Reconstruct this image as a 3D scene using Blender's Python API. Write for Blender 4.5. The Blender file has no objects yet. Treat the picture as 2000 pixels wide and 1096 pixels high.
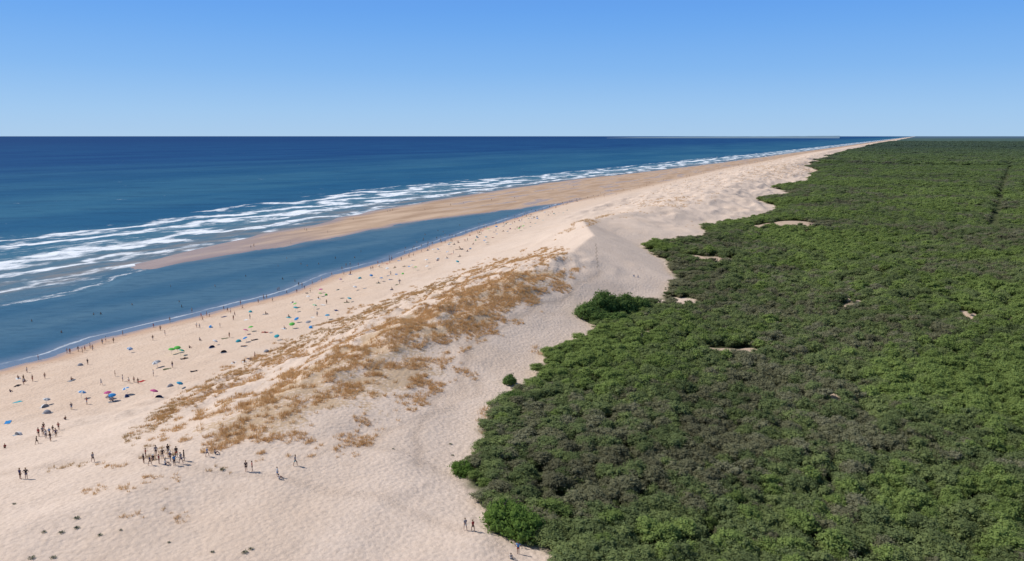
import bpy, bmesh, math, random
import numpy as np
from mathutils import Vector, Matrix
random.seed(7); rng=np.random.default_rng(11)
SC=bpy.context.scene; COL=SC.collection
R=math.radians
# ------------------------------------------------------------------ camera
H=60.0; FPX=1511.0; PIT=math.atan((548-266)/FPX)
cam=bpy.data.objects.new('camera',bpy.data.cameras.new('camera')); COL.objects.link(cam)
cam.location=(0,0,H); cam.rotation_euler=(math.pi/2-PIT,0,0)
cam.data.sensor_width=36; cam.data.lens=FPX*36/2000; cam.data.clip_end=400000; cam.data.clip_start=0.5
SC.camera=cam
SC.view_settings.view_transform='Standard'; SC.view_settings.look='None'; SC.view_settings.exposure=0
# ------------------------------------------------------------------ coast coordinates
AZ=R(27.2); sA,cA=math.sin(AZ),math.cos(AZ)
def to_sc(x,y): return x*sA+y*cA, x*cA-y*sA
def to_xy(s,c): return s*sA+c*cA, s*cA-c*sA
SP,CP=math.sin(PIT),math.cos(PIT)
def raydir(px,py):
    dx=(px-1000)/FPX; dy=(548-py)/FPX
    return dx, CP+dy*SP, -SP+dy*CP
def P(px,py,z=0.0):
    a,b,d=raydir(px,py); t=(z-H)/d
    return to_sc(a*t,b*t)
def project(x,y,z):
    dz=z-H; dep=y*CP-dz*SP; up=y*SP+dz*CP
    dep=np.maximum(dep,1e-3)
    return 1000+FPX*x/dep, 548-FPX*up/dep
def line(pix,near,far):
    pts=[near]+sorted([P(*p) for p in pix])+list(far)
    pts=sorted(pts); a=np.array(pts); 
    return lambda s:np.interp(s,a[:,0],a[:,1])
T=rng.random((256,256))
def vn(x,y,k=0):
    x=np.asarray(x,float)+k*17.31; y=np.asarray(y,float)+k*9.77
    ix=np.floor(x).astype(int); iy=np.floor(y).astype(int); fx=x-ix; fy=y-iy
    fx=fx*fx*(3-2*fx); fy=fy*fy*(3-2*fy)
    a=T[ix&255,iy&255]; b=T[(ix+1)&255,iy&255]; c=T[ix&255,(iy+1)&255]; d=T[(ix+1)&255,(iy+1)&255]
    return a+(b-a)*fx+(c-a)*fy+(a-b-c+d)*fx*fy
def fbm(x,y,o=4,k=0):
    v=0;amp=.5;tot=0
    for i in range(o):
        v=v+amp*vn(x*2**i,y*2**i,k+i); tot+=amp; amp*=.5
    return v/tot
def sm(a,b,x):
    t=np.clip((x-a)/(b-a),0,1); return t*t*(3-2*t)
lA=line([(0,455),(200,440),(450,402),(700,370),(900,352),(1100,336),(1300,316)],(0,-470),[(3200,-505),(4e5,-505)])
lB=line([(0,575),(160,545),(300,505),(450,470),(600,441),(700,418),(800,399),(950,375),(1100,353),(1250,337),(1400,319)],(100,-300),[(3000,-392),(4e5,-400)])
lC=line([(160,573),(250,543),(350,516),(500,490),(640,468),(740,446),(850,428),(1000,410),(1108,396)],(100,-278),[(720,-284),(1467,-324),(3000,-350),(4e5,-358)])
lD0=line([(0,722),(80,700),(200,662),(300,637),(380,620),(470,595),(560,572),(610,552),(650,538),(740,515),(860,472),(960,440),(1040,415),(1110,395)],(0,-208),[(720,-284),(1467,-324),(3000,-350),(4e5,-358)])
lD=lambda s: lD0(s)+(vn(s/14,s*0,3)-.5)*3.0+(vn(s/4.,s*0,5)-.5)*1.0
def tab(L):
    a=np.array(L,float); return lambda s:np.interp(s,a[:,0],a[:,1])
lE=tab([(0,-185),(40,-170),(84,-156),(100,-143),(120,-141),(145,-147),(169,-154),(217,-164),(283,-181),(359,-196),(512,-226),(689,-246),(1270,-281),(3000,-310),(4e5,-318)])
lK=tab([(0,-88),(45,-91),(80,-94),(107,-98),(142,-99),(196,-101),(250,-104),(290,-112),(340,-138),(420,-142),(520,-128),(700,-145),(1000,-165),(2574,-245),(4e5,-265)])
zK=tab([(0,13),(45,14),(80,14),(107,15.5),(142,17),(196,18.5),(274,21),(330,21),(420,17.5),(520,16),(700,15),(1000,14),(2574,12),(4e5,11)])
FL=[(0,-5),(60,-26),(78,-36),(82,-45),(94,-58),(109,-61),(132,-69),(165,-72),(190,-73),(200,-75),(208,-74),(225,-72),(243,-68),(258,-70),(285,-78),(315,-96),(338,-108),(352,-99),(371,-89),(405,-95),(433,-104),(482,-93),(520,-80),(600,-90),(674,-101),(856,-112),(1078,-132),(1600,-160),(2574,-202),(4e5,-225)]
lF0=tab(FL)
lF=lambda s: lF0(s)+(vn(s/9,s*0,8)-.5)*5+ (vn(s/60,s*0,9)-.5)*38*sm(420,800,s)+(vn(s/22,s*0,19)-.5)*16*sm(330,600,s)
zF=tab([(0,12),(60,11),(94,10),(165,9.5),(240,9),(300,10.5),(350,11.5),(400,11),(450,9),(600,8),(4e5,8)])
# bare sandy openings inside the wood: pixel centre, half width m, half depth m, height
KN=[(1422,664,4.5,3.6,2.4),(1392,661,2.4,2.6,2.0),(1470,661,2.8,2.6,2.0),(1665,576,4.5,7,3.2),(1890,600,2.6,5,2.8),(1550,427,16,17,4.8),(1500,432,9,12,4),(1400,497,7,9,3.8),(1350,492,5,7,3.4),(1630,740,1.8,2.6,2.0),(1790,800,1.6,2.2,1.6),(1128,1046,2.2,2.0,.9),(1325,567,5,6,3.0),(1990,614,2.4,4.5,2.8),(1765,615,2.4,4.5,2.8),(1268,630,2.2,3.4,2.4),(1500,650,2,3,2.2),(1700,522,5,7,3.4)]
KW=[]
for (px,py,rx,ry,h) in KN:
    s,c=P(px,py,11.5+h*.5); x,y=to_xy(s,c); KW.append((x,y,rx,ry,h))
def knoll(x,y):
    v=0; n=(fbm(x/3.5,y/5,3,71)-.5)*4.6
    for (kx,ky,rx,ry,h) in KW:
        d=((x-kx)/rx)**2+((y-ky)/ry)**2
        v=np.maximum(v,np.exp(-np.maximum(d+n*np.minimum(1,d+.6),0)*.8))
    return v
def knollh(x,y):
    v=0
    for (kx,ky,rx,ry,h) in KW:
        d=((x-kx)/(rx*2.0))**2+((y-ky)/(ry*2.0))**2
        v=np.maximum(v,h*np.exp(-d))
    return v
def hfun(x,y,full=False):
    x=np.asarray(x,float); y=np.asarray(y,float)
    s,c=to_sc(x,y)
    B=lB(s)+(vn(s/25,s*0,12)-.5)*8; C=np.maximum(lC(s)+(vn(s/20,s*0,13)-.5)*6*(1-sm(600,720,s)),B+4); D=np.maximum(lD(s),C+.5); E=np.maximum(lE(s),D+8); K=lK(s); F=np.maximum(lF(s),K+6)
    zk=zK(s); zf=zF(s); zE=3.6
    far=sm(640,820,s)
    barz=-.7+1.0*sm(190,262,s)+.25*sm(300,450,s)
    zcd=far*.6
    z=np.maximum(-5,(c-B)*.03)
    t=np.clip((c-B)/(C-B),0,1)
    z=np.where(c>B, t*zcd+barz*4*t*(1-t)+(fbm(s/16,c/7,3,24)-.5)*.5*4*t*(1-t)*(1-sm(300,380,s)), z)
    t=np.clip((c-C)/(D-C),0,1)
    z=np.where(c>C, zcd-1.5*(1-far)*np.sqrt(np.clip(4*t*(1-t),0,1)), z)
    t=np.clip((c-D)/(E-D),0,1)
    z=np.where(c>D, zcd+(zE-zcd)*t**.9, z)
    sharp=sm(235,275,s)*(1-sm(350,390,s))
    t=np.clip((c-E)/(K-E),0,1); tt=(t*t*(3-2*t)*.45+t*.55)*(1-sharp)+sharp*(t*.45+t*t*.55)
    z=np.where(c>E, zE+(zk-zE)*tt, z)
    t=np.clip((c-K)/(F-K),0,1); tt=(t*t*(3-2*t)*.45+t*.55)*(1-sharp)+sharp*(t*.9+.1*t*t*(3-2*t))
    z=np.where(c>K, zk+(zf-zk)*tt, z)
    fz=8.5+(fbm(x/95,y/95,3,20)-.5)*7+knollh(x,y)
    z=np.where(c>F, zf+(fz-zf)*sm(0,35,c-F), z)
    m=sm(2,22,c-E)*(1-sm(-14,0,c-F))
    calm=1-.65*sm(250,275,s)*(1-sm(330,360,s))*sm(-135,-115,c)
    rid=1-np.abs(2*fbm(s/26,c/13,3,48)-1)*2.2
    hum=(fbm(s/34,c/22,3,30)-.5)*3.2*(.55+1.1*sm(330,600,s))+(fbm(s/9,c/8,3,34)-.5)*.9*(.6+2.0*sm(330,600,s))+(rid-.4)*(.35+.9*sm(330,600,s))
    z=z+m*hum*calm
    gz=sm(75,110,s)*(1-sm(225,260,s))*sm(-150,-135,c)*(1-sm(-100,-88,c))
    z=z+gz*(fbm(s/6,c/4.5,3,40)-.40)*3.4
    z=z+sm(3,15,c-D)*(1-sm(0,10,c-E))*(fbm(s/6,c/3,2,44)-.5)*.35
    if full: return z,s,c,B,C,D,E,K,F
    return z
TS=np.concatenate([np.linspace(55,900,3400),np.geomspace(901,20000,1500)])
def at(px,py,sea=False):
    a,b,d=raydir(px,py)
    zz=H+d*TS; hh=hfun(a*TS,b*TS)
    if sea: hh=np.maximum(hh,0)
    i=np.argmax(zz<hh)
    if zz[i]>=hh[i]: i=len(TS)-1
    i=max(i,1)
    g0=zz[i-1]-hh[i-1]; g1=zz[i]-hh[i]; f=g0/(g0-g1) if g0!=g1 else 0
    t=TS[i-1]+(TS[i]-TS[i-1])*f
    x,y=a*t,b*t
    return float(x),float(y),float(hfun(x,y))
def inpoly(px,py,poly):
    px=np.asarray(px); ins=np.zeros(px.shape,bool); n=len(poly)
    for i in range(n):
        x1,y1=poly[i]; x2,y2=poly[(i+1)%n]
        if y1==y2: continue
        cond=((y1>py)!=(y2>py))&(px<(x2-x1)*(py-y1)/(y2-y1)+x1)
        ins^=cond
    return ins
dense=[(470,790),(600,725),(700,660),(800,610),(900,565),(1000,530),(1090,525),(1110,545),(1040,590),(960,640),(880,650),(845,690),(860,740),(760,760),(700,790),(600,800),(520,850),(400,865),(420,820)]
loose=[(230,850),(330,790),(420,740),(520,690),(620,640),(760,585),(860,540),(980,500),(1110,480),(1125,520),(1060,610),(940,660),(900,700),(910,750),(860,770),(760,850),(660,890),(520,890),(400,880),(330,850)]
edge=[(230,855),(300,800),(420,740),(520,690),(620,640),(760,585),(900,535),(900,555),(760,610),(640,665),(520,715),(420,765),(320,830),(250,870)]
# ------------------------------------------------------------------ node helpers
class M:
    def __init__(s,name):
        s.m=bpy.data.materials.new(name); s.m.use_nodes=True; s.t=s.m.node_tree; s.t.nodes.clear()
        s.out=s.t.nodes.new('ShaderNodeOutputMaterial')
    def n(s,typ,**k):
        nd=s.t.nodes.new(typ)
        for a,b in k.items(): setattr(nd,a,b)
        return nd
    def l(s,a,b): s.t.links.new(a,b)
    def put(s,sock,v):
        if isinstance(v,bpy.types.NodeSocket): s.l(v,sock)
        elif isinstance(v,(tuple,list)) and sock.type=='RGBA' and len(v)==3: sock.default_value=(*v,1)
        else: sock.default_value=v
    def math(s,op,a,b=0.0,c=0.0,clamp=False):
        nd=s.n('ShaderNodeMath',operation=op,use_clamp=clamp)
        s.put(nd.inputs[0],a); s.put(nd.inputs[1],b); s.put(nd.inputs[2],c); return nd.outputs[0]
    def mr(s,v,a,b,c=0.0,d=1.0,smooth=True):
        nd=s.n('ShaderNodeMapRange',interpolation_type='SMOOTHSTEP' if smooth else 'LINEAR')
        for i,q in enumerate((v,a,b,c,d)): s.put(nd.inputs[i],q)
        return nd.outputs[0]
    def mix(s,f,a,b):
        nd=s.n('ShaderNodeMix',data_type='RGBA'); s.put(nd.inputs[0],f); s.put(nd.inputs[6],a); s.put(nd.inputs[7],b); return nd.outputs[2]
    def noise(s,vec,scale,det=3.0,rough=.55,dist=0.0):
        nd=s.n('ShaderNodeTexNoise'); s.l(vec,nd.inputs['Vector']); nd.inputs['Scale'].default_value=scale
        nd.inputs['Detail'].default_value=det; nd.inputs['Roughness'].default_value=rough; nd.inputs['Distortion'].default_value=dist
        return nd.outputs['Fac']
    def attr(s,name):
        return s.n('ShaderNodeAttribute',attribute_name=name).outputs['Fac']
    def pos(s): return s.n('ShaderNodeNewGeometry').outputs['Position']
    def scale(s,v,sc):
        nd=s.n('ShaderNodeVectorMath',operation='MULTIPLY'); s.l(v,nd.inputs[0]); nd.inputs[1].default_value=sc; return nd.outputs[0]
    def comb(s,x,y,z=0.0):
        nd=s.n('ShaderNodeCombineXYZ'); s.put(nd.inputs[0],x); s.put(nd.inputs[1],y); s.put(nd.inputs[2],z); return nd.outputs[0]
    def bump(s,h,st,dist):
        nd=s.n('ShaderNodeBump'); nd.inputs['Strength'].default_value=st; nd.inputs['Distance'].default_value=dist; s.l(h,nd.inputs['Height']); return nd
    def diff(s,col,nor=None):
        nd=s.n('ShaderNodeBsdfDiffuse'); s.put(nd.inputs[0],col)
        if nor: s.l(nor,nd.inputs['Normal'])
        return nd.outputs[0]
    def gloss(s,col,ro,nor=None):
        nd=s.n('ShaderNodeBsdfGlossy'); s.put(nd.inputs[0],col); s.put(nd.inputs['Roughness'],ro)
        if nor: s.l(nor,nd.inputs['Normal'])
        return nd.outputs[0]
    def msh(s,f,a,b):
        nd=s.n('ShaderNodeMixShader'); s.put(nd.inputs[0],f); s.l(a,nd.inputs[1]); s.l(b,nd.inputs[2]); return nd.outputs[0]
    def dist(s,pos):
        ln=s.n('ShaderNodeVectorMath',operation='LENGTH'); s.l(pos,ln.inputs[0]); return ln.outputs['Value']
    def done(s,sh): s.l(sh,s.out.inputs[0]); return s.m
# ------------------------------------------------------------------ object helpers
def meta(o,label=None,cat=None,group=None,kind=None):
    for k,v in (('label',label),('category',cat),('group',group),('kind',kind)):
        if v: o[k]=v
    return o
def link(name,me,parent=None,mat=None):
    o=bpy.data.objects.new(name,me); COL.objects.link(o)
    if parent: o.parent=parent
    if mat is not None:
        if me.materials: 
            o.material_slots[0].link='OBJECT'; o.material_slots[0].material=mat
        else: me.materials.append(mat)
    return o
def empty(name,loc,rz=0,sc=1):
    o=bpy.data.objects.new(name,None); COL.objects.link(o); o.location=loc; o.rotation_euler=(0,0,rz); o.empty_display_size=.3
    o.scale=(sc,sc,sc) if not isinstance(sc,tuple) else sc
    return o
def np_mesh(name,V,F,smooth=False):
    V=np.asarray(V,np.float32); F=np.asarray(F,np.int32); me=bpy.data.meshes.new(name)
    me.vertices.add(len(V)); me.vertices.foreach_set('co',V.ravel())
    k=F.shape[1]; me.loops.add(F.size); me.loops.foreach_set('vertex_index',F.ravel())
    me.polygons.add(len(F)); me.polygons.foreach_set('loop_start',np.arange(0,F.size,k,dtype=np.int32))
    try: me.polygons.foreach_set('loop_total',np.full(len(F),k,np.int32))
    except Exception: pass
    me.update(calc_edges=True); me.validate()
    if smooth: me.polygons.foreach_set('use_smooth',np.ones(len(F),bool))
    return me
def fattr(me,name,v):
    a=me.attributes.new(name,'FLOAT','POINT'); a.data.foreach_set('value',np.asarray(v,np.float32).ravel())
def grid(S,Wf):
    ns=len(S); nw=Wf.shape[1]
    i=np.arange(ns-1)[:,None]*nw+np.arange(nw-1)[None,:]
    return np.stack([i,i+1,i+nw+1,i+nw],-1).reshape(-1,4)
# ------------------------------------------------------------------ GROUND
S=np.concatenate([np.arange(-60,30,6),np.arange(30,420,.8),np.geomspace(420,2500,330),np.geomspace(2560,260000,70)])
W=np.concatenate([-np.geomspace(420,125,14),np.arange(-120,-2,2.2),np.arange(-2,190,.8),np.geomspace(191,700,170),np.geomspace(730,260000,80)])
SS,WW=np.meshgrid(S,W,indexing='ij'); CC=WW+lD0(SS); X,Y=to_xy(SS,CC)
z,s_,c_,B_,C_,D_,E_,K_,F_=hfun(X,Y,True)
gpx,gpy=project(X,Y,z)
near=(Y>30)&(s_<345)
jx=(fbm(s_/5,c_/4,3,51)-.5)*100; jy=(fbm(s_/5,c_/4,3,55)-.5)*45
veg=(inpoly(gpx+jx,gpy+jy,dense)*.8+inpoly(gpx+jx,gpy+jy,loose)*.25+inpoly(gpx,gpy,edge)*.15)*near
for _ in range(4):
    veg[1:-1,1:-1]=(veg[1:-1,1:-1]+veg[:-2,1:-1]+veg[2:,1:-1]+veg[1:-1,:-2]+veg[1:-1,2:])/5
trk=np.zeros(X.shape)
trails=[([(560,905),(700,870),(800,880),(880,930),(960,1010),(1010,1080)],.6),([(800,900),(850,800),(915,730),(915,690),(960,640),(1060,600),(1130,560),(1170,525)],.9),([(0,930),(100,905),(240,880),(350,910),(490,925),(700,960),(920,1040)],.6),([(100,860),(200,800),(330,800)],.6),([(700,870),(760,840),(880,800),(940,740)],.8),([(850,800),(900,760),(925,700),(900,670)],.8)]
for tr_,st_ in trails:
    w_=[at(*p)[:2] for p in tr_]; d=np.full(X.shape,1e9)
    wx=X+(vn(X/6,Y/6,66)-.5)*4; wy=Y+(vn(X/6,Y/6,67)-.5)*4
    for (x1,y1),(x2,y2) in zip(w_[:-1],w_[1:]):
        t=np.clip(((wx-x1)*(x2-x1)+(wy-y1)*(y2-y1))/((x2-x1)**2+(y2-y1)**2+1e-6),0,1); d=np.minimum(d,np.hypot(wx-x1-t*(x2-x1),wy-y1-t*(y2-y1)))
    trk=np.maximum(trk,st_*np.exp(-(d/1.0)**2)*near)
z=z-trk*.06+sm(5200,7200,np.hypot(X,Y))*(c_>F_+30)*9
ground_me=np_mesh('ground',np.stack([X,Y,z],-1).reshape(-1,3),grid(S,CC)[:,::-1],True)
for nm,v in (('dD',c_-D_),('dC',c_-C_),('dB',c_-B_),('dE',c_-E_),('dF',c_-F_),('sc',s_),('kn',knoll(X,Y)+0*z),('cc',c_),('veg',veg),('trk',trk)): fattr(ground_me,nm,v)
ground=link('ground',ground_me); meta(ground,'pale sand beach and dune with forest floor behind','ground',kind='structure')
m=M('sand'); pos=m.pos()
n_big=m.noise(pos,.03,4,.6); n_mid=m.noise(pos,.16,4,.6); n_f=m.noise(pos,1.3,4,.65); n_ff=m.noise(pos,4.,3,.7)
dD,dC,dB,dE,dF,s0=[m.attr(a) for a in ('dD','dC','dB','dE','dF','sc')]; kn=m.attr('kn'); cc=m.attr('cc'); vg=m.attr('veg'); tk=m.attr('trk')
dune=m.mix(n_mid,(.605,.475,.375),(.705,.57,.465))
dune=m.mix(m.mr(n_f,.42,.72,0,.42),dune,(.48,.37,.285))
dune=m.mix(m.mr(n_big,.5,.7,0,.4),dune,(.58,.44,.33))
dune=m.mix(m.math('MULTIPLY',tk,m.mr(n_ff,.35,.6,.1,.7)),dune,(.42,.32,.245))
beach=m.mix(n_mid,(.60,.445,.33),(.68,.535,.42))
beach=m.mix(m.mr(n_f,.48,.75,0,.5),beach,(.46,.34,.245))
col=m.mix(m.mr(m.math('ADD',dE,m.math('MULTIPLY',n_mid,20.)),-6,26),beach,dune)
vk=m.math('ADD',m.math('MULTIPLY',vg,.6),m.math('MULTIPLY',m.math('SUBTRACT',n_f,.5),1.7))
vk=m.math('ADD',vk,m.math('MULTIPLY',m.math('SUBTRACT',n_mid,.5),1.6))
vk=m.math('MULTIPLY',m.mr(vk,.34,.64,0,.62),m.mr(vg,.02,.3))
col=m.mix(vk,col,(.46,.31,.165))
tl=m.math('MULTIPLY',m.mr(m.math('ABSOLUTE',m.math('ADD',m.math('SUBTRACT',dD,11.),m.math('MULTIPLY',n_mid,6.))),0,2.0,1,0),m.mr(n_f,.5,.62))
col=m.mix(m.math('MULTIPLY',tl,.5),col,(.22,.15,.09))
wob=m.math('ADD',dD,m.math('MULTIPLY',m.math('SUBTRACT',n_mid,.5),5.))
damp=m.mr(wob,3,12,1,0); 
col=m.mix(m.math('MULTIPLY',damp,.7),col,(.47,.30,.20))
barn=m.noise(m.comb(m.math('MULTIPLY',s0,.014),m.math('MULTIPLY',cc,.07)),1.0,5,.6)
barcol=m.mix(m.mr(barn,.35,.65),(.38,.26,.18),(.55,.40,.285))
onbar=m.mr(dD,-2.5,0.5,1,0)
onbar=m.math('MAXIMUM',onbar,m.math('MULTIPLY',m.mr(s0,640,760),m.mr(dD,5,30,1,0)))
col=m.mix(onbar,col,barcol)
strip=m.math('MULTIPLY',m.math('MULTIPLY',m.mr(wob,1.0,4.5,1,0),m.mr(dD,-8,-4)),m.mr(s0,650,720,1,0))
pud=m.math('MULTIPLY',m.mr(barn,.54,.60),m.mr(s0,500,620))
barwet=m.math('MAXIMUM',m.mr(m.math('ADD',s0,m.math('MULTIPLY',barn,200.)),360,520,.85,0),m.math('MAXIMUM',m.math('MULTIPLY',pud,.9),m.mr(dB,2,14,.9,0)))
barwet=m.math('MAXIMUM',barwet,m.math('MULTIPLY',m.mr(dC,-9,-1),m.mr(s0,640,720,1,0)))
barwet=m.math('MULTIPLY',onbar,m.math('MULTIPLY',barwet,m.mr(dD,8,22,1,0)))
wet=m.math('MAXIMUM',strip,barwet)
col=m.mix(m.math('MULTIPLY',wet,.65),col,(.30,.21,.16))
fl=m.math('MULTIPLY',m.mr(m.math('ADD',dF,m.math('MULTIPLY',m.math('SUBTRACT',n_mid,.5),9.)),-1,4),m.mr(m.math('ADD',kn,m.math('MULTIPLY',m.math('SUBTRACT',n_f,.5),.9)),.3,.6,1,0))
fcol=m.mix(n_mid,(.06,.075,.035),(.10,.11,.055))
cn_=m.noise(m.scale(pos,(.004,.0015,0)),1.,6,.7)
fcol=m.mix(m.mr(m.dist(pos),3500,6500,0,1),fcol,m.mix(m.mr(m.dist(pos),7000,30000),m.mix(m.mr(cn_,.35,.65),(.045,.085,.075),(.085,.13,.115)),(.075,.125,.18)))  # far wood floor turns canopy green, then blue: distance haze in the colour
insand=m.mix(m.mr(dF,5,20),col,m.mix(n_f,(.60,.46,.36),(.34,.25,.17)))
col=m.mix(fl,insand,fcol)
vor=m.n('ShaderNodeTexVoronoi',feature='SMOOTH_F1'); m.l(m.scale(pos,(1,1,.3)),vor.inputs['Vector']); vor.inputs['Scale'].default_value=1.5; vor.inputs['Randomness'].default_value=.9
hgt=m.math('ADD',m.math('MULTIPLY',vor.outputs['Distance'],.19),m.math('ADD',m.math('MULTIPLY',n_f,.16),m.math('MULTIPLY',n_ff,m.math('MULTIPLY_ADD',tk,.12,.07))))
dry=m.math('SUBTRACT',1.0,m.math('MAXIMUM',m.math('MAXIMUM',wet,onbar),m.math('MULTIPLY',damp,.7)),clamp=True)
hgt=m.math('MULTIPLY',hgt,dry)
bp=m.bump(hgt,1.0,.7)
dsh=m.diff(col,bp.outputs[0]); gs=m.gloss((.8,.8,.85),.22)
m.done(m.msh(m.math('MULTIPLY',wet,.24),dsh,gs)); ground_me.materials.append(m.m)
# ------------------------------------------------------------------ SEA
S=np.concatenate([np.arange(-600,0,40),np.arange(0,760,4),np.geomspace(765,3000,120),np.geomspace(3100,260000,50)])
W=np.concatenate([-np.geomspace(260000,420,60),np.arange(-416,-90,5),np.arange(-90,7,2.)])
SS,WW=np.meshgrid(S,W,indexing='ij'); CC=WW+lD0(SS); X,Y=to_xy(SS,CC)
_,s_,c_,B_,C_,D_,E_,K_,F_=hfun(X,Y,True)
sea_me=np_mesh('sea',np.stack([X,Y,0*X],-1).reshape(-1,3),grid(S,CC)[:,::-1],True)
A_=lA(SS)
for nm,v in (('dD',c_-D_),('dC',c_-C_),('dB',c_-B_),('dA',c_-A_),('u',(c_-A_)/(B_-A_)),('sc',s_),('cc',c_)): fattr(sea_me,nm,v)
sea=link('sea',sea_me); meta(sea,'deep blue ocean with white surf and a calm tidal lagoon','sea',kind='structure')
m=M('sea_water'); pos=m.pos()
dD,dC,dB,dA,u,s0,cc=[m.attr(a) for a in ('dD','dC','dB','dA','u','sc','cc')]
streak=m.noise(m.comb(m.math('MULTIPLY',s0,.0016),m.math('MULTIPLY',cc,.006)),1.0,5,.6)
rip=m.noise(m.scale(pos,(.012,.05,1)),1.0,6,.7)
rip2=m.noise(m.scale(pos,(.10,.30,1)),1.0,4,.7)
deep=m.mix(m.mr(streak,.35,.65),(.008,.048,.15),(.014,.074,.18))
mid=m.mix(m.mr(streak,.35,.65),(.016,.092,.18),(.034,.128,.205))
col=m.mix(m.mr(dA,-1300,-60),deep,mid)
col=m.mix(m.mr(dA,-9000,-1200,.6,0),col,(.008,.036,.13))
col=m.mix(m.mr(rip,.45,.7,0,.5),col,(.008,.045,.11))
surf=m.mix(m.mr(streak,.4,.6),(.045,.14,.21),(.075,.165,.22))
col=m.mix(m.mr(u,-.05,.5),col,surf)
shal=m.mix(m.mr(m.noise(m.comb(m.math('MULTIPLY',s0,.03),m.math('MULTIPLY',cc,.09)),1.,4),.4,.65),(.10,.165,.21),(.23,.215,.20))
col=m.mix(m.mr(u,.55,1.0,0,.9),col,shal)
lag=m.mix(m.mr(m.noise(m.comb(m.math('MULTIPLY',s0,.008),m.math('MULTIPLY',cc,.03)),1.,4),.35,.65),(.040,.115,.185),(.075,.155,.215))
lag=m.mix(m.mr(rip2,.45,.7,0,.45),lag,(.022,.075,.13))
col=m.mix(m.mr(m.math('ADD',dC,m.mr(s0,190,280,24,0)),-10,14),col,lag)
col=m.mix(m.mr(dD,-13,-1,0,.75),col,(.19,.21,.22))
fv=m.comb(m.math('MULTIPLY',s0,.030),m.math('MULTIPLY',cc,.085))
f1=m.noise(fv,1.0,8,.68,.8)
f2=m.noise(m.comb(m.math('MULTIPLY',s0,.16),m.math('MULTIPLY',cc,.40)),1.0,5,.7,.6)
ph=m.math('ADD',m.math('MULTIPLY',cc,.15),m.math('MULTIPLY',m.noise(m.comb(m.math('MULTIPLY',s0,.014),m.math('MULTIPLY',cc,.02)),1.,4,.6),20.))
wv=m.math('POWER',m.math('MULTIPLY_ADD',m.math('SINE',ph),.5,.5),2.0)
env=m.n('ShaderNodeValToRGB'); m.l(m.mr(u,-.1,1.1,0,1,False),env.inputs[0]); e=env.color_ramp.elements
e[0].position=.05;e[0].color=(0,0,0,1);e[1].position=.16;e[1].color=(.66,.66,.66,1)
for p_,v_ in ((.35,.92),(.6,.88),(.82,.72),(.93,.5),(.99,0)):
    q=e.new(p_); q.color=(v_,v_,v_,1)
tot=m.math('ADD',m.math('ADD',m.math('MULTIPLY',f1,.85),m.math('MULTIPLY',f2,.62)),m.math('MULTIPLY',wv,.36))
foam=m.mr(m.math('ADD',tot,m.math('MULTIPLY',env.outputs[0],.46)),1.16,1.50,0,1)
foam=m.math('MULTIPLY',foam,m.mr(env.outputs[0],0,.15))
foam=m.math('MULTIPLY',foam,m.mr(s0,60,140,.4,1))
ed=m.math('ABSOLUTE',m.math('ADD',m.math('ADD',dD,3.2),m.math('MULTIPLY',f2,3.)))
foam2=m.math('MULTIPLY',m.mr(ed,0,1.0,1,0),m.mr(f1,.38,.58,.05,.6))
edb=m.math('ABSOLUTE',m.math('ADD',m.math('SUBTRACT',dC,6.0),m.math('MULTIPLY',f1,26.)))
foam3=m.math('MULTIPLY',m.mr(edb,0,2.2,1,0),m.math('MULTIPLY',m.mr(s0,220,270,1,0),m.mr(f2,.42,.58,.0,.85)))
wcn=m.noise(m.scale(pos,(.03,.09,1)),1.0,5,.7)
caps=m.math('MULTIPLY',m.mr(wcn,.69,.72),m.mr(dA,-2800,-1500,0,.6))
caps=m.math('MULTIPLY',caps,m.mr(dA,-20,20,1,0))
fo=m.math('MAXIMUM',m.math('MAXIMUM',foam,foam2),m.math('MAXIMUM',caps,foam3))
col=m.mix(fo,col,(.78,.81,.84))
w1=m.noise(m.scale(pos,(.12,.35,1)),1.0,5,.6); w2=m.noise(m.scale(pos,(.02,.06,1)),1.0,3,.6)
calm=m.mr(dC,-3,3,1.0,.6)
hh=m.math('MULTIPLY',m.math('ADD',m.math('MULTIPLY',w1,.9),m.math('MULTIPLY',w2,1.7)),calm)
hh=m.math('ADD',hh,m.math('MULTIPLY',fo,.3))
bp=m.bump(hh,.9,1.0)
g=m.math('MULTIPLY',m.math('SUBTRACT',1.0,fo),m.mr(dD,-14,-1,.07,.25))
m.done(m.msh(g,m.diff(col,bp.outputs[0]),m.gloss((.6,.75,.95),.3,bp.outputs[0]))); sea_me.materials.append(m.m)
# low far headland beyond the coast
a0,a1=math.atan((1185-1000)/FPX/1.017),math.atan((1640-1000)/FPX/1.017)
V=[];nn_=120
for i in range(nn_+1):
    f=i/nn_; a=a0+(a1-a0)*f; hgt_=(18+44*f+14*float(fbm(np.array(i/6.),np.array(0.),3,5)))*min(1,f*6+.1)
    for rr_,hz in((24000,-2),(24600,hgt_),(26500,hgt_*.9),(27500,-2)): V.append((rr_*math.sin(a),rr_*math.cos(a),hz))
F=[[4*i+j,4*i+j+1,4*i+j+5,4*i+j+4] for i in range(nn_) for j in range(3)]
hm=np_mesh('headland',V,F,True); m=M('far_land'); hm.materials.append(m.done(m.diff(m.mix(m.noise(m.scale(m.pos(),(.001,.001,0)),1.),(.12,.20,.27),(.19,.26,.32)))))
meta(link('headland',hm),'faint low land on the sea horizon','headland',kind='structure')
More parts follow.
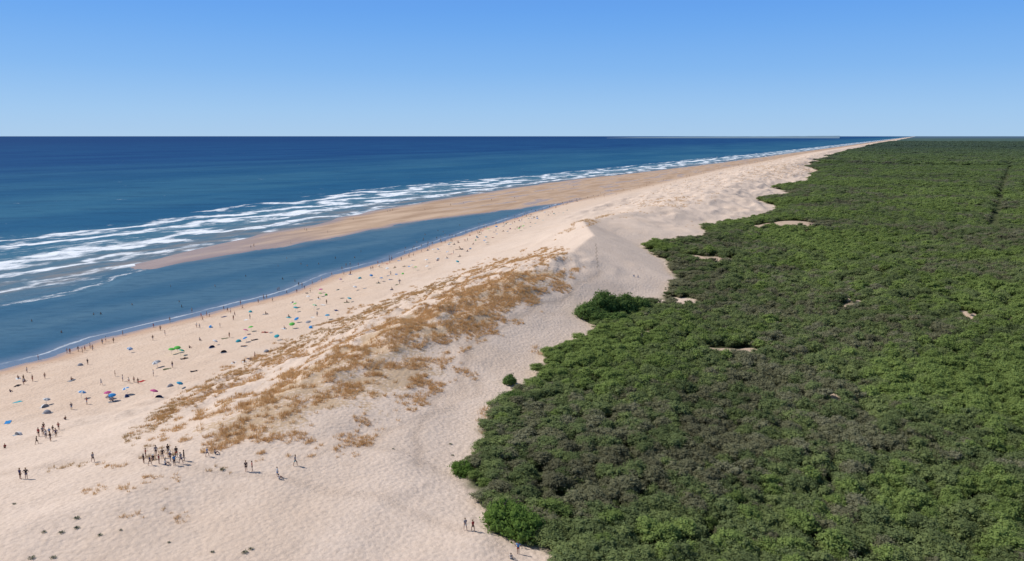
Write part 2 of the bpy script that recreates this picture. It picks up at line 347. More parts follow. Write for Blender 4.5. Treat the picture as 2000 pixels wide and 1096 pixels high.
# ------------------------------------------------------------------ FOLIAGE MATERIALS
def foliage(name,a,b,c):
    m=M(name); pos=m.pos(); oi=m.n('ShaderNodeObjectInfo')
    big=m.noise(pos,.02,4,.65); fine=m.noise(pos,2.6,3,.6)
    k=m.math('ADD',m.math('MULTIPLY',oi.outputs['Random'],.62),m.math('MULTIPLY',m.mr(big,.35,.65),.38))
    r=m.n('ShaderNodeValToRGB'); m.l(k,r.inputs[0]); e=r.color_ramp.elements
    e[0].position=.1; e[0].color=(*a,1); e[1].position=.9; e[1].color=(*c,1); q=e.new(.5); q.color=(*b,1)
    col=m.mix(m.mr(fine,.35,.7,0,.3),r.outputs[0],tuple(v*.6 for v in b))
    col=m.mix(m.mr(m.dist(pos),350,3600,0,.75,False),col,(.085,.135,.13))  # aerial haze painted into the leaf colour: paler and bluer with distance
    tr=m.n('ShaderNodeBsdfTranslucent'); m.l(col,tr.inputs[0])
    return m.done(m.msh(.38,m.diff(col),tr.outputs[0]))
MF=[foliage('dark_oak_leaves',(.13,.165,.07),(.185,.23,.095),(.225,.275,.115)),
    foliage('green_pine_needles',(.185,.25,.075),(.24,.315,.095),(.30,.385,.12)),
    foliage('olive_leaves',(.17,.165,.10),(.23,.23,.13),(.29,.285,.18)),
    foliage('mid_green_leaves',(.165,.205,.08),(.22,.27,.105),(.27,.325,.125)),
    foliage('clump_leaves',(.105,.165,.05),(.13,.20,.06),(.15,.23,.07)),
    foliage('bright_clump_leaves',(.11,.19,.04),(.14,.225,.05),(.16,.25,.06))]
m=M('bark'); MBARK=m.done(m.diff(m.mix(m.noise(m.pos(),3.),(.09,.07,.055),(.17,.14,.12))))
def ico(sub):
    bm=bmesh.new(); bmesh.ops.create_icosphere(bm,subdivisions=sub,radius=1); V=np.array([v.co[:] for v in bm.verts]); F=np.array([[v.index for v in f.verts] for f in bm.faces]); bm.free(); return V,F
ICV,ICF=ico(2)
def crown_mesh(name,seed,clumps,leaves,lsz,mat,up=.5):
    rg=np.random.default_rng(seed); V=[];n=0;tris=[]
    for (x,y,zc,rx,rz) in clumps:
        d=.66+.36*(rg.random(len(ICV))); v=ICV*d[:,None]*np.array([rx,rx,rz])*.84+np.array([x,y,zc])
        V.append(v); tris.append(ICF+n); n+=len(v)
    areas=np.array([c[3]**2 for c in clumps]); cnt=(leaves*areas/areas.sum()).astype(int)
    for (x,y,zc,rx,rz),k in zip(clumps,cnt):
        d=rg.normal(size=(k,3)); d[:,2]=d[:,2]*.8+up*.6; d/=np.linalg.norm(d,axis=1)[:,None]
        rad=rg.uniform(.74,1.55,k)[:,None]
        p=d*rad*np.array([rx,rx,rz])+np.array([x,y,zc])
        nn=d*.5+rg.normal(size=(k,3))*.45+np.array([-.1,0,.6]); nn/=np.linalg.norm(nn,axis=1)[:,None]
        a=np.cross(nn,rg.normal(size=(k,3))); a/=np.linalg.norm(a,axis=1)[:,None]; b=np.cross(nn,a)
        sz=rg.uniform(.5,1.4,k)[:,None]*lsz
        q=np.stack([p+a*sz,p+b*sz*.6,p-a*sz,p-b*sz*.6],1).reshape(-1,3)
        V.append(q); i=n+np.arange(k)[:,None]*4; n+=4*k
        tris.append(np.concatenate([i+0,i+1,i+2],1)); tris.append(np.concatenate([i+0,i+2,i+3],1))
    me=np_mesh(name,np.concatenate(V),np.concatenate(tris)); me.materials.append(mat); return me
def rnd_clumps(seed,n,Rr,z0,z1,r0,r1,flat=.8):
    rg=random.Random(seed); L=[(0,0,(z0+z1)/2,Rr*.62,(z1-z0)*.40)]; ex=rg.uniform(.7,1.3)
    for i in range(n):
        a=i*2.399+rg.uniform(-.4,.4); q=math.sqrt((i+.5)/n)*Rr*.88*rg.uniform(.75,1.25); rr=rg.uniform(r0,r1)
        top=z1-rr*flat-(q/Rr)**2*(z1-z0)*.36+rg.uniform(-.65,.4)
        L.append((q*math.cos(a)*ex,q*math.sin(a)/ex,max(top,z0+rr*.5),rr,rr*flat))
    return L
def tube(bm,p0,p1,r0,r1,k=6):
    p0=Vector(p0);p1=Vector(p1);d=(p1-p0).normalized(); a=d.orthogonal().normalized(); b=d.cross(a)
    L=[];U=[]
    for i in range(k):
        t=2*math.pi*i/k; o=a*math.cos(t)+b*math.sin(t); L.append(bm.verts.new(p0+o*r0)); U.append(bm.verts.new(p1+o*r1))
    for i in range(k): bm.faces.new((L[i],L[(i+1)%k],U[(i+1)%k],U[i]))
    bm.faces.new(U); bm.faces.new(L[::-1])
def bm_mesh(name,bm,smooth=True):
    me=bpy.data.meshes.new(name); bmesh.ops.recalc_face_normals(bm,faces=bm.faces); bm.to_mesh(me); bm.free()
    if smooth: me.polygons.foreach_set('use_smooth',[True]*len(me.polygons))
    return me
def trunk_mesh(seed,h,r):
    bm=bmesh.new(); rg=random.Random(seed); p=Vector((0,0,-.3)); rr=r
    for i in range(4):
        q=p+Vector((rg.uniform(-.15,.15),rg.uniform(-.15,.15),(h+.3)/4)); tube(bm,p,q,rr,rr*.8); p=q; rr*=.8
        if i>=1:
            for k in range(2):
                a=rg.uniform(0,6.28); e=p+Vector((math.cos(a)*h*.28,math.sin(a)*h*.28,h*.18)); tube(bm,p,e,rr*.6,rr*.2,5)
    me=bm_mesh('trunk',bm); me.materials.append(MBARK); return me
KINDS=[]
specs=[('oak_tree',0,[dict(n=24,Rr=2.15,z0=.4,z1=3.3,r0=.26,r1=.75)],1900,.12),
       ('pine_tree',1,[dict(n=22,Rr=1.9,z0=.8,z1=3.7,r0=.22,r1=.66)],1800,.12),
       ('olive_leaved_tree',2,[dict(n=22,Rr=2.0,z0=.3,z1=3.0,r0=.24,r1=.66)],1700,.11),
       ('broadleaf_tree',3,[dict(n=24,Rr=2.3,z0=.4,z1=3.1,r0=.28,r1=.80)],1900,.12)]
for i,(nm,mi,cl,lv,ls) in enumerate(specs):
    cm=crown_mesh('crown',50+i,rnd_clumps(70+i,**cl[0]),lv,ls,MF[mi]); KINDS.append((nm,cm,trunk_mesh(i,cl[0]['z1']*.7,.14)))
KIND2=[(nm,crown_mesh('crown',150+i,rnd_clumps(170+i,**{**cl[0],'n':cl[0]['n']-6,'Rr':cl[0]['Rr']*.8}),lv,ls,MF[mi]),KINDS[i][2]) for i,(nm,mi,cl,lv,ls) in enumerate(specs)]
ALLK=KINDS+KIND2
def bush_clumps(seed,n=34,jit=.3):
    rg=random.Random(seed); L=[(0,0,1.0,1.6,1.1)]
    for i in range(n):
        a=i*2.399; f=(i+.5)/n; el=math.asin(max(-1,1-f*1.02)); rr=rg.uniform(.4,.85)
        q=math.cos(el)*1.8*rg.uniform(.88,1.12); L.append((q*math.cos(a),q*math.sin(a),.45+math.sin(el)*1.6+rg.uniform(-jit,jit),rr,rr*.85))
    return L
ALLK+= [('tree',crown_mesh('crown',301,bush_clumps(1),2800,.13,MF[4]),KINDS[0][2]),('tree',crown_mesh('crown',302,bush_clumps(2),2800,.13,MF[4]),KINDS[0][2]),('tree',crown_mesh('crown',303,bush_clumps(3,30,.6),2800,.13,MF[5]),KINDS[0][2])]
# ------------------------------------------------------------------ FOREST POINTS
def cells(r0,r1,cell,a0=R(-8),a1=R(40)):
    x0,x1=-0.2*r1,r1*.66; gx=np.arange(x0,x1,cell); gy=np.arange(r0*.7,r1,cell)
    X,Y=np.meshgrid(gx,gy,indexing='ij'); X=X.ravel()+rng.uniform(-.48,.48,X.size)*cell; Y=Y.ravel()+rng.uniform(-.48,.48,Y.size)*cell
    r=np.hypot(X,Y); a=np.arctan2(X,Y); k=(r>=r0)&(r<r1)&(a>a0)&(a<a1); return X[k],Y[k]
fb=[to_xy(*P(px,py,12)) for px,py in ((1942,440),(1949,405),(1957,370),(1968,335),(1978,312))]
def dseg(X,Y):
    d=np.full(X.shape,1e9)
    for (x1,y1),(x2,y2) in zip(fb[:-1],fb[1:]):
        t=np.clip(((X-x1)*(x2-x1)+(Y-y1)*(y2-y1))/((x2-x1)**2+(y2-y1)**2),0,1); d=np.minimum(d,np.hypot(X-x1-t*(x2-x1),Y-y1-t*(y2-y1)))
    return d
PX=[];PY=[];PS=[];PSZ=[]
for r0,r1,cell,sc,sz in ((60,260,2.05,.84,.84),(260,620,2.8,1.08,1.0),(620,1500,4.4,1.65,1.25),(1500,3800,10.0,3.6,2.0),(3800,7200,19,6.5,3.0)):
    X,Y=cells(r0,r1,cell,a0=R(-8) if r0<1000 else R(10)); _z,s_,c_,_,_,_,_,_,F_=hfun(X,Y,True); kn_=knoll(X,Y)
    k=(c_>F_+1.2*sc)&((kn_<.30)|((rng.random(len(X))<.12)&(kn_<.8)))&((dseg(X,Y)>2.6+cell*.38)); X=X[k];Y=Y[k]
    e=np.clip((c_[k]-F_[k])/25,0,1)*(1-.7*np.clip(kn_[k]/.28,0,1))
    q=rng.uniform(.45,1.5,len(X))*sc; q=q*(1-.4*(kn_[k]>.3)); PX.append(X);PY.append(Y);PS.append(q);PSZ.append((q/sc*.6+.4)*sz*(.6+.4*e))
PX=np.concatenate(PX);PY=np.concatenate(PY);PS=np.concatenate(PS);PSZ=np.concatenate(PSZ)
PZ=hfun(PX,PY); PD=np.hypot(PX,PY)
bn=(fbm(PX/40,PY/40,3,60)-.5)*1.2+.51+rng.uniform(-.24,.24,len(PX))
right=sm(-60,160,PX-PY*.35)*.07+sm(250,700,PD)*.04
v=bn+right
kind=np.where(v<.37,2,np.where(v<.50,0,np.where(v<.66,3,1)))
kind=kind+4*(rng.random(len(PX))<.5)
px,py=project(PX,PY,PZ+3); inv=(px>860)&(px<2040)&(py<1150)&(py>200)
order=np.argsort(np.where(inv,PD,1e9))[:300]
sel=np.zeros(len(PX),bool); sel[order]=True
lab={0:'dark green rounded tree in the foreground of the dense wood',1:'bright green tufted pine in the foreground of the dense wood',2:'olive grey bushy tree in the foreground of the dense wood',3:'mid green broad bushy tree in the foreground of the dense wood'}
def put_tree(k,loc,rz,sc,label,group=None,name=None):
    nm,cm,tm=ALLK[k]; t=empty(name or nm,loc,rz,sc); meta(t,label,'tree',group)
    link('trunk',tm,t); return t,link('crown',cm,t)
src={}
for i in order:
    k=int(kind[i]); ss,c2=to_sc(PX[i],PY[i]); L=lab[k%4]
    if c2-float(lF(ss))<7: L=L.replace('in the foreground of the dense wood','on the outer edge of the wood against the sand')
    t,cr=put_tree(k,(PX[i],PY[i],PZ[i]-.1),random.uniform(0,6.28),(PS[i],PS[i],PSZ[i]),L,'trees of the dense wood behind the dune')
    src.setdefault(k,cr)
rest=~sel
me=bpy.data.meshes.new('forest'); nR=int(rest.sum()); me.vertices.add(nR)
me.vertices.foreach_set('co',np.stack([PX[rest],PY[rest],PZ[rest]-.1],-1).astype(np.float32).ravel())
a=me.attributes.new('scl','FLOAT_VECTOR','POINT'); a.data.foreach_set('vector',np.stack([PS[rest],PS[rest],PSZ[rest]],-1).astype(np.float32).ravel())
a=me.attributes.new('rot','FLOAT_VECTOR','POINT'); a.data.foreach_set('vector',np.stack([np.zeros(nR),np.zeros(nR),rng.uniform(0,6.28,nR)],-1).astype(np.float32).ravel())
a=me.attributes.new('kindid','INT','POINT'); a.data.foreach_set('value',kind[rest].astype(np.int32))
forest=link('forest',me); meta(forest,'wide green pine and oak wood stretching to the horizon','forest',kind='stuff')
ng=bpy.data.node_groups.new('forest','GeometryNodeTree')
ng.interface.new_socket('Geometry',in_out='INPUT',socket_type='NodeSocketGeometry'); ng.interface.new_socket('Geometry',in_out='OUTPUT',socket_type='NodeSocketGeometry')
gi=ng.nodes.new('NodeGroupInput'); go=ng.nodes.new('NodeGroupOutput'); jn=ng.nodes.new('GeometryNodeJoinGeometry')
def na(nm,ty):
    n=ng.nodes.new('GeometryNodeInputNamedAttribute'); n.data_type=ty; n.inputs['Name'].default_value=nm
    return [o for o in n.outputs if o.enabled and o.name=='Attribute'][0]
aS=na('scl','FLOAT_VECTOR'); aR=na('rot','FLOAT_VECTOR'); aK=na('kindid','INT')
er=ng.nodes.new('FunctionNodeEulerToRotation'); ng.links.new(aR,er.inputs[0])
for k in sorted(src):
    cp=ng.nodes.new('FunctionNodeCompare'); cp.data_type='INT'; cp.operation='EQUAL'
    ins=[q for q in cp.inputs if q.enabled]; ng.links.new(aK,ins[0]); ins[1].default_value=k
    oi=ng.nodes.new('GeometryNodeObjectInfo'); oi.inputs['Object'].default_value=src[k]; oi.inputs['As Instance'].default_value=True
    ip=ng.nodes.new('GeometryNodeInstanceOnPoints'); ng.links.new(gi.outputs[0],ip.inputs['Points']); ng.links.new(cp.outputs[0],ip.inputs['Selection'])
    ng.links.new(oi.outputs['Geometry'],ip.inputs['Instance']); ng.links.new(er.outputs[0],ip.inputs['Rotation']); ng.links.new(aS,ip.inputs['Scale'])
    ng.links.new(ip.outputs[0],jn.inputs[0])
ng.links.new(jn.outputs[0],go.inputs[0]); md=forest.modifiers.new('forest','NODES'); md.node_group=ng
# ------------------------------------------------------------------ LONE TREES AND BUSHES on the edge
def lone(px,py,k,sc,label,name='tree',group=None,dz=-.1):
    x,y,z=at(px,py); t,cr=put_tree(k,(x,y,z+dz),random.uniform(0,6.28),sc,label,group,name)
lone(1148,622,8,(1.65,1.65,1.9),'round tree at the seaward end of the clump jutting into the sand')
lone(1180,614,9,(1.8,1.8,2.7),'tallest green tree in the clump jutting into the sand')
lone(1172,632,9,(1.4,1.4,1.5),'low round tree at the front of the clump jutting into the sand')
lone(1216,616,8,(1.75,1.75,2.5),'tall tree second from the inland end of the clump jutting into the sand')
lone(1246,610,9,(1.6,1.6,1.9),'tree at the inland end of the clump jutting into the sand')
lone(1208,634,8,(1.4,1.4,1.4),'tree at the front inland side of the clump jutting into the sand')
lone(995,750,8,(.6,.6,.85),'small lone upright bush standing at the wood edge above a low one')
lone(1002,785,9,(1.2,1.1,.8),'low spreading bush just below the small lone upright bush')
lone(990,1034,10,(1.3,1.3,1.5),'bright green rounded tree at the foot of the foreground dune, left half of the pair')
lone(1020,1048,10,(1.1,1.2,1.25),'bright green rounded tree right of its twin at the foot of the foreground dune')
lone(905,925,10,(.8,.8,.7),'small bright green bush at the point where the wood meets the sand')
def plant_mesh(seed):
    rg=np.random.default_rng(seed); V=[];F=[];n=0
    for j in range(70):
        a=rg.uniform(0,6.28); r=rg.uniform(.02,.4); p=np.array([r*math.cos(a),r*math.sin(a),.02]); h=rg.uniform(.08,.32)
        d=np.array([math.cos(a),math.sin(a),0]); w=np.cross(d,[0,0,1])*rg.uniform(.03,.06)
        tip=p+d*rg.uniform(.05,.25)+np.array([0,0,h]); mid=(p+tip)/2+np.array([0,0,.05])
        V+= [p,mid-w,tip,mid+w]; F.append([n,n+1,n+2,n+3]); n+=4
    return np_mesh('leaves',V,F)
m=M('plant_green'); MPL=m.done(m.diff(m.mix(m.noise(m.pos(),4.),(.10,.13,.08),(.19,.22,.14))))
plm=[plant_mesh(5),plant_mesh(6)]
for p_ in plm: p_.materials.append(MPL)
PLL=[(150,1013,.9),(150,1032,.8),(86,1040,.7),(120,1041,.8),(478,1080,.9),(490,1073,.7),(415,1079,.6),(195,1046,.7),(236,1036,.5),(330,1060,.5),(768,877,.5),(880,868,.7),(884,890,.6),(434,918,.9),(62,1091,.9),(104,1090,.8),(28,985,.6),(1022,1046,.9),(1040,1050,.8)]
for i,(px,py,sc) in enumerate(PLL):
    x,y,z=at(px,py); o=link('beach_plant',plm[i%2]); o.location=(x,y,z); o.rotation_euler=(0,0,i); o.scale=(sc*.9,)*3
    meta(o,'small low dark green plant growing alone on open sand','plant','low plants scattered on the sand')
# ------------------------------------------------------------------ DRY GRASS (stuff)
small=[[(90,915),(170,900),(180,910),(90,925)],[(190,905),(260,905),(260,915),(190,915)],[(270,870),(345,870),(345,900),(270,900)],[(280,930),(350,925),(350,945),(280,945)],[(300,955),(330,955),(330,968),(300,968)],[(160,950),(260,945),(265,965),(160,968)],[(285,990),(330,988),(330,1000),(285,1000)],[(320,1000),(370,995),(375,1020),(325,1028)],[(400,910),(450,910),(450,925),(400,925)],[(230,1000),(285,1000),(285,1012),(230,1012)],[(40,1085),(70,1085),(70,1096),(40,1096)],[(650,880),(700,880),(700,895),(650,895)]]
farp=[([(1085,460),(1120,435),(1190,420),(1180,432),(1120,452)],.9),([(1230,405),(1260,390),(1330,385),(1400,385),(1400,402),(1290,408)],.6),([(1430,350),(1480,325),(1570,318),(1600,335),(1520,352)],.6),([(1130,440),(1300,360),(1500,312),(1620,298),(1600,325),(1450,360),(1300,420)],.25),([(1010,690),(1060,670),(1100,680),(1070,700)],.8),([(940,800),(975,790),(960,850),(930,850)],.7),([(1300,450),(1420,410),(1450,425),(1340,470)],.1)]
def cand(s0,s1,c0,c1,n):
    s=rng.uniform(s0,s1,n); c=rng.uniform(c0,c1,n); x,y=to_xy(s,c); z=hfun(x,y); px,py=project(x,y,z); return x,y,z,px,py,s,c
GX=[]
def addg(x,y,z,k,h,w,hue): 
    n=int(k.sum()); GX.append(np.stack([x[k],y[k],z[k],np.full(n,h)*rng.uniform(.6,1.3,n),np.full(n,w),np.full(n,hue)],-1))
x,y,z,px,py,s,c=cand(60,330,-165,-60,120000)
cn=fbm(s/7,c/3.0,3,80); cn2=fbm(s/1.9,c/1.2,3,85)
jx=(fbm(s/5,c/4,3,51)-.5)*100; jy=(fbm(s/5,c/4,3,55)-.5)*45
upz=np.clip((760-py)/250,0,1)*.06
ind=inpoly(px+jx,py+jy,dense)
kd=ind&(cn*.5+cn2*.5+upz+rng.uniform(-.03,.03,len(x))>.50); addg(x,y,z,kd,.72,.40,.0)
kl=inpoly(px+jx,py+jy,loose)&~ind&(cn*.5+cn2*.5+rng.uniform(-.03,.03,len(x))>.575); addg(x,y,z,kl,.6,.38,.12)
ke=inpoly(px+jx*.3,py+jy*.3,edge)&(cn2>.5)&(rng.random(len(x))<.55); addg(x,y,z,ke,.5,.35,.65)
for k_,pl in enumerate(small):
    x,y,z,px,py,s,c=cand(20,110,-130,-60,14000); ks=inpoly(px+(fbm(s,c,2,3)-.5)*14,py,pl)&(fbm(s/1.4,c/1.,2,90)>.46)&(rng.random(len(x))<.8); addg(x,y,z,ks,.5,.3,.2 if k_%2 else .6)
for pl,de in farp:
    x,y,z,px,py,s,c=cand(90,3200,-330,-60,90000) if de<.7 else cand(90,800,-300,-60,60000)
    kf=inpoly(px,py,pl)&(rng.random(len(x))<de*1.3)&(fbm(s/9,c/6,3,95)>(.50 if de>.3 else .55)); addg(x,y,z,kf,.9,.8,.3)
G=np.concatenate(GX); nT=len(G); NB=12
ang=rng.uniform(0,6.28,(nT,NB)); rad=rng.uniform(0,1,(nT,NB))*G[:,4:5]; lean=rng.uniform(.1,.6,(nT,NB))
bx=G[:,0:1]+np.cos(ang)*rad; by=G[:,1:2]+np.sin(ang)*rad; bz=np.repeat(G[:,2:3],NB,1)-.05; h=G[:,3:4]*rng.uniform(.6,1.1,(nT,NB))
wd=rng.uniform(0,6.28,(nT,NB)); ww=(.02+.045*G[:,4:5])*np.ones((nT,NB))
p0=np.stack([bx-np.cos(wd)*ww,by-np.sin(wd)*ww,bz],-1); p1=np.stack([bx+np.cos(wd)*ww,by+np.sin(wd)*ww,bz],-1)
p2=np.stack([bx+np.cos(ang)*lean*h+.15*h,by+np.sin(ang)*lean*h,bz+h],-1)
V=np.stack([p0,p1,p2],2).reshape(-1,3); F=np.arange(len(V)).reshape(-1,3)
gme=np_mesh('dry_grass',V,F); fattr(gme,'hue',np.repeat(G[:,5],NB*3)+rng.uniform(-.15,.15,len(V)))
m=M('dry_marram'); hu=m.attr('hue'); nz=m.noise(m.pos(),.25,3)
cg=m.mix(nz,(.54,.33,.14),(.74,.50,.26)); cg=m.mix(m.mr(hu,.2,1.0,0,.8,False),cg,(.28,.22,.12))
tr=m.n('ShaderNodeBsdfTranslucent'); m.l(cg,tr.inputs[0]); gme.materials.append(m.done(m.msh(.35,m.diff(cg),tr.outputs[0])))
gr=link('dry_grass',gme); meta(gr,'golden dry marram grass tufts over the dune','grass',kind='stuff')
print('grass tufts',nT,'forest',nR)
# ------------------------------------------------------------------ PEOPLE
def skin(name,vs,es,rad,sub=1):
    me=bpy.data.meshes.new(name); me.from_pydata([tuple(v) for v in vs],es,[])
    bm=bmesh.new(); bm.from_mesh(me); bm.verts.layers.skin.verify(); L=bm.verts.layers.skin.active; bm.verts.ensure_lookup_table()
    for i,v in enumerate(bm.verts):
        r=rad[i]; v[L].radius=(r if isinstance(r,tuple) else (r,r)); v[L].use_root=(i==0)
    bm.to_mesh(me); bm.free(); o=bpy.data.objects.new(name,me); COL.objects.link(o)
    o.modifiers.new('s','SKIN').use_smooth_shade=True; ss=o.modifiers.new('u','SUBSURF'); ss.levels=sub; ss.render_levels=sub
    dg=bpy.context.evaluated_depsgraph_get(); out=bpy.data.meshes.new_from_object(o.evaluated_get(dg)); out.name=name
    bpy.data.objects.remove(o); out.materials.clear(); out.materials.append(None); return out
V3=Vector
def joints(pose):
    J={}
    def leg(sd,hip,knee,ank,toe): J['hip'+sd]=hip;J['knee'+sd]=knee;J['ank'+sd]=ank;J['toe'+sd]=toe
    def arm(sd,sh,el,wr): J['sh'+sd]=sh;J['el'+sd]=el;J['wr'+sd]=wr
    if pose in('stand','walk','hips'):
        J['pel']=V3((0,0,.93));J['sp']=V3((0,0,1.12));J['ch']=V3((0,-.01,1.3));J['nk']=V3((0,0,1.46));J['hd']=V3((0,-.02,1.56));J['tp']=V3((0,-.02,1.67))
        if pose=='walk': J['ch'].y-=.03;J['nk'].y-=.04;J['hd'].y-=.06;J['tp'].y-=.06
        for sd,x in(('L',1),('R',-1)):
            o=0 if pose!='walk' else .26*x
            leg(sd,V3((.09*x,0,.88)),V3((.10*x,-.03-o*.75 if pose=='walk' else -.01,.49)),V3((.11*x,.03-o,.09)),V3((.12*x,-.15-o,.035)))
            if pose=='hips': arm(sd,V3((.18*x,0,1.40)),V3((.38*x,.05,1.18)),V3((.19*x,-.04,.99)))
            else: arm(sd,V3((.18*x,0,1.40)),V3((.23*x,.02+o*.4,1.13)),V3((.24*x,-.07+o*.8,.90)))
    if pose=='sit':
        J['pel']=V3((0,0,.13));J['sp']=V3((0,.04,.32));J['ch']=V3((0,.06,.5));J['nk']=V3((0,.03,.66));J['hd']=V3((0,0,.76));J['tp']=V3((0,-.01,.87))
        for sd,x in(('L',1),('R',-1)):
            leg(sd,V3((.09*x,-.02,.12)),V3((.14*x,-.38,.42)),V3((.12*x,-.66,.08)),V3((.12*x,-.83,.04)))
            arm(sd,V3((.18*x,.05,.60)),V3((.24*x,-.12,.42)),V3((.14*x,-.36,.40)))
    if pose=='lie':
        J['pel']=V3((0,0,.12));J['sp']=V3((0,.19,.12));J['ch']=V3((0,.37,.13));J['nk']=V3((0,.53,.13));J['hd']=V3((0,.62,.14));J['tp']=V3((0,.73,.15))
        for sd,x in(('L',1),('R',-1)):
            leg(sd,V3((.09*x,-.05,.11)),V3((.12*x,-.44,.13)),V3((.13*x,-.84,.06)),V3((.16*x,-.9,.18)))
            arm(sd,V3((.18*x,.47,.12)),V3((.3*x,.25,.09)),V3((.32*x,.02,.06)))
    return J
def body_mesh(pose):
    J=joints(pose); vs=[];rd=[];es=[]
    def add(p,r,par=None):
        vs.append(p);rd.append(r); i=len(vs)-1
        if par is not None: es.append((par,i))
        return i
    pel=add(J['pel'],(.14,.10)); sp=add(J['sp'],(.125,.085),pel); ch=add(J['ch'],(.155,.10),sp); nk=add(J['nk'],.055,ch)
    hd=add(J['hd'],(.068,.075),nk); mid=add(J['hd'].lerp(J['tp'],.55),(.078,.09),hd); add(J['tp'],(.06,.065),mid)
    up=(J['tp']-J['hd']).normalized(); fw=V3((0,-1,0)) if pose!='lie' else V3((0,0,1))
    for sd,x in(('L',1),('R',-1)):
        a=add(J['sh'+sd],.06,ch); b=add(J['el'+sd],.041,a); c=add(J['wr'+sd],.028,b)
        d=(J['wr'+sd]-J['el'+sd]).normalized(); side=d.cross(V3((x,0,0))); side=side.normalized() if side.length>.1 else V3((0,1,0))
        pm=add(J['wr'+sd]+d*.07,(.036,.02),c)
        for k in range(4):
            o=side*(k-1.5)*.021; q=add(J['wr'+sd]+d*.11+o,.010,pm); add(J['wr'+sd]+d*(.16+(.012 if k in(1,2) else -.008))+o+V3((-.012*x,0,0)),.008,q)
        q=add(J['wr'+sd]+d*.05+side*.04,.011,c); add(J['wr'+sd]+d*.09+side*.055,.009,q)
        a=add(J['hip'+sd],.092,pel); am=add(J['hip'+sd].lerp(J['knee'+sd],.5),.075,a); b=add(J['knee'+sd],.055,am); m2=add(J['knee'+sd].lerp(J['ank'+sd],.35),.055,b); c=add(J['ank'+sd],.036,m2); add(J['toe'+sd],(.04,.028),c)
    me=skin('body',vs,es,rd,1)
    bm=bmesh.new(); bm.from_mesh(me); hc=J['hd'].lerp(J['tp'],.45)
    def blob(c,r):
        M4=Matrix.Translation(c)@Matrix.Diagonal((r[0],r[1],r[2],1)); bmesh.ops.create_icosphere(bm,subdivisions=1,radius=1,matrix=M4)
    blob(hc+fw*.09-up*.005,(.014,.018,.022)); blob(hc+V3((.082,0,0)),(.012,.02,.028)); blob(hc-V3((.082,0,0)),(.012,.02,.028))
    bm.to_mesh(me); bm.free(); me.polygons.foreach_set('use_smooth',[True]*len(me.polygons)); return me
def cloth(pose,which):
    J=joints(pose); vs=[];rd=[];es=[]
    def add(p,r,par=None):
        vs.append(p);rd.append(r); i=len(vs)-1
        if par is not None: es.append((par,i))
        return i
    if which=='shorts':
        p=add(J['pel'],(.155,.115)); add(J['pel'].lerp(J['sp'],.4),(.14,.10),p)
        for sd in'LR': a=add(J['hip'+sd],.108,p); add(J['hip'+sd].lerp(J['knee'+sd],.55),.095,a)
    if which=='shirt':
        p=add(J['sp'],(.145,.105)); add(J['pel'].lerp(J['sp'],.2),(.152,.112),p); c=add(J['ch'],(.172,.118),p); add(J['nk'].lerp(J['ch'],.25),.075,c)
        for sd in'LR': a=add(J['sh'+sd],.075,c); add(J['sh'+sd].lerp(J['el'+sd],.6),.062,a)
    if which=='hair':
        up=(J['tp']-J['hd']).normalized(); bk=V3((0,1,0)) if pose!='lie' else V3((0,0,-1))
        p=add(J['hd'].lerp(J['tp'],.6)+bk*.025+up*.02,(.086,.09)); add(J['tp']+bk*.01+up*.02,(.06,.06),p); add(J['hd']+bk*.05,(.06,.05),p)
    if which=='hat':
        bm=bmesh.new(); c=J['tp']
        prof=[(.17,-.005),(.10,.01),(.095,.08),(.07,.105),(0.001,.11)]
        rings=[[bm.verts.new(c+V3((r*math.cos(t*math.pi/6),r*math.sin(t*math.pi/6),z))) for t in range(12)] for r,z in prof]
        for A,B in zip(rings[:-1],rings[1:]):
            for i in range(12): bm.faces.new((A[i],A[(i+1)%12],B[(i+1)%12],B[i]))
        me=bm_mesh('hat',bm); me.materials.append(None); return me
    return skin(which,vs,es,rd,1)
POSES=['stand','walk','hips','sit','lie']
PM={p:dict(body=body_mesh(p),shorts=cloth(p,'shorts'),shirt=cloth(p,'shirt'),hair=cloth(p,'hair'),hat=cloth(p,'hat')) for p in POSES}
def flat(name,c,ro=.8):
    m=M(name); n=m.noise(m.pos(),6.,2); return m.done(m.diff(m.mix(m.math('MULTIPLY',n,.35),c,tuple(v*.6 for v in c))))
SKN=[flat('skin_tan',(.38,.22,.15)),flat('skin_light',(.48,.31,.23)),flat('skin_brown',(.20,.11,.075))]
CLO={'black':(.02,.02,.025),'navy':(.03,.05,.14),'red':(.40,.05,.05),'white':(.72,.72,.71),'grey':(.30,.30,.32),'blue':(.05,.25,.55),'olive':(.13,.14,.07),'pink':(.55,.12,.27),'teal':(.06,.38,.44),'yellow':(.65,.48,.08),'dark':(.04,.035,.04),'green':(.14,.50,.10)}
CM={k:flat('cloth_'+k,v) for k,v in CLO.items()}
HR=[flat('hair_dark',(.03,.02,.015)),flat('hair_fair',(.30,.19,.09))]
def person(x,y,z,rz,pose,top,bot,label,group=None,hat=None,sc=1.0):
    e=empty('person',(x,y,z),rz,sc); meta(e,label,'person',group); pm=PM[pose]
    link('body',pm['body'],e,random.choice(SKN)); link('shorts',pm['shorts'],e,CM[bot])
    if top: link('shirt',pm['shirt'],e,CM[top])
    link('hair',pm['hair'],e,random.choice(HR))
    if hat: link('hat',pm['hat'],e,CM[hat])
    return e
def pp(px,py,pose,top,bot,label,group=None,hat=None,face=None,sea=False,sub=0):
    x,y,z=at(px,py,sea)
    if sea: z=max(z,-.0)-sub
    return person(x,y,z,face if face is not None else random.uniform(0,6.28),pose,top,bot,label,group,hat,random.uniform(.82,1.0))
pp(40,936,'stand','navy','black','person in navy top, left one of the pair standing at the lower left',face=2.8)
pp(52,936,'hips','black','navy','person in black top, right one of the pair standing at the lower left',face=3.4)
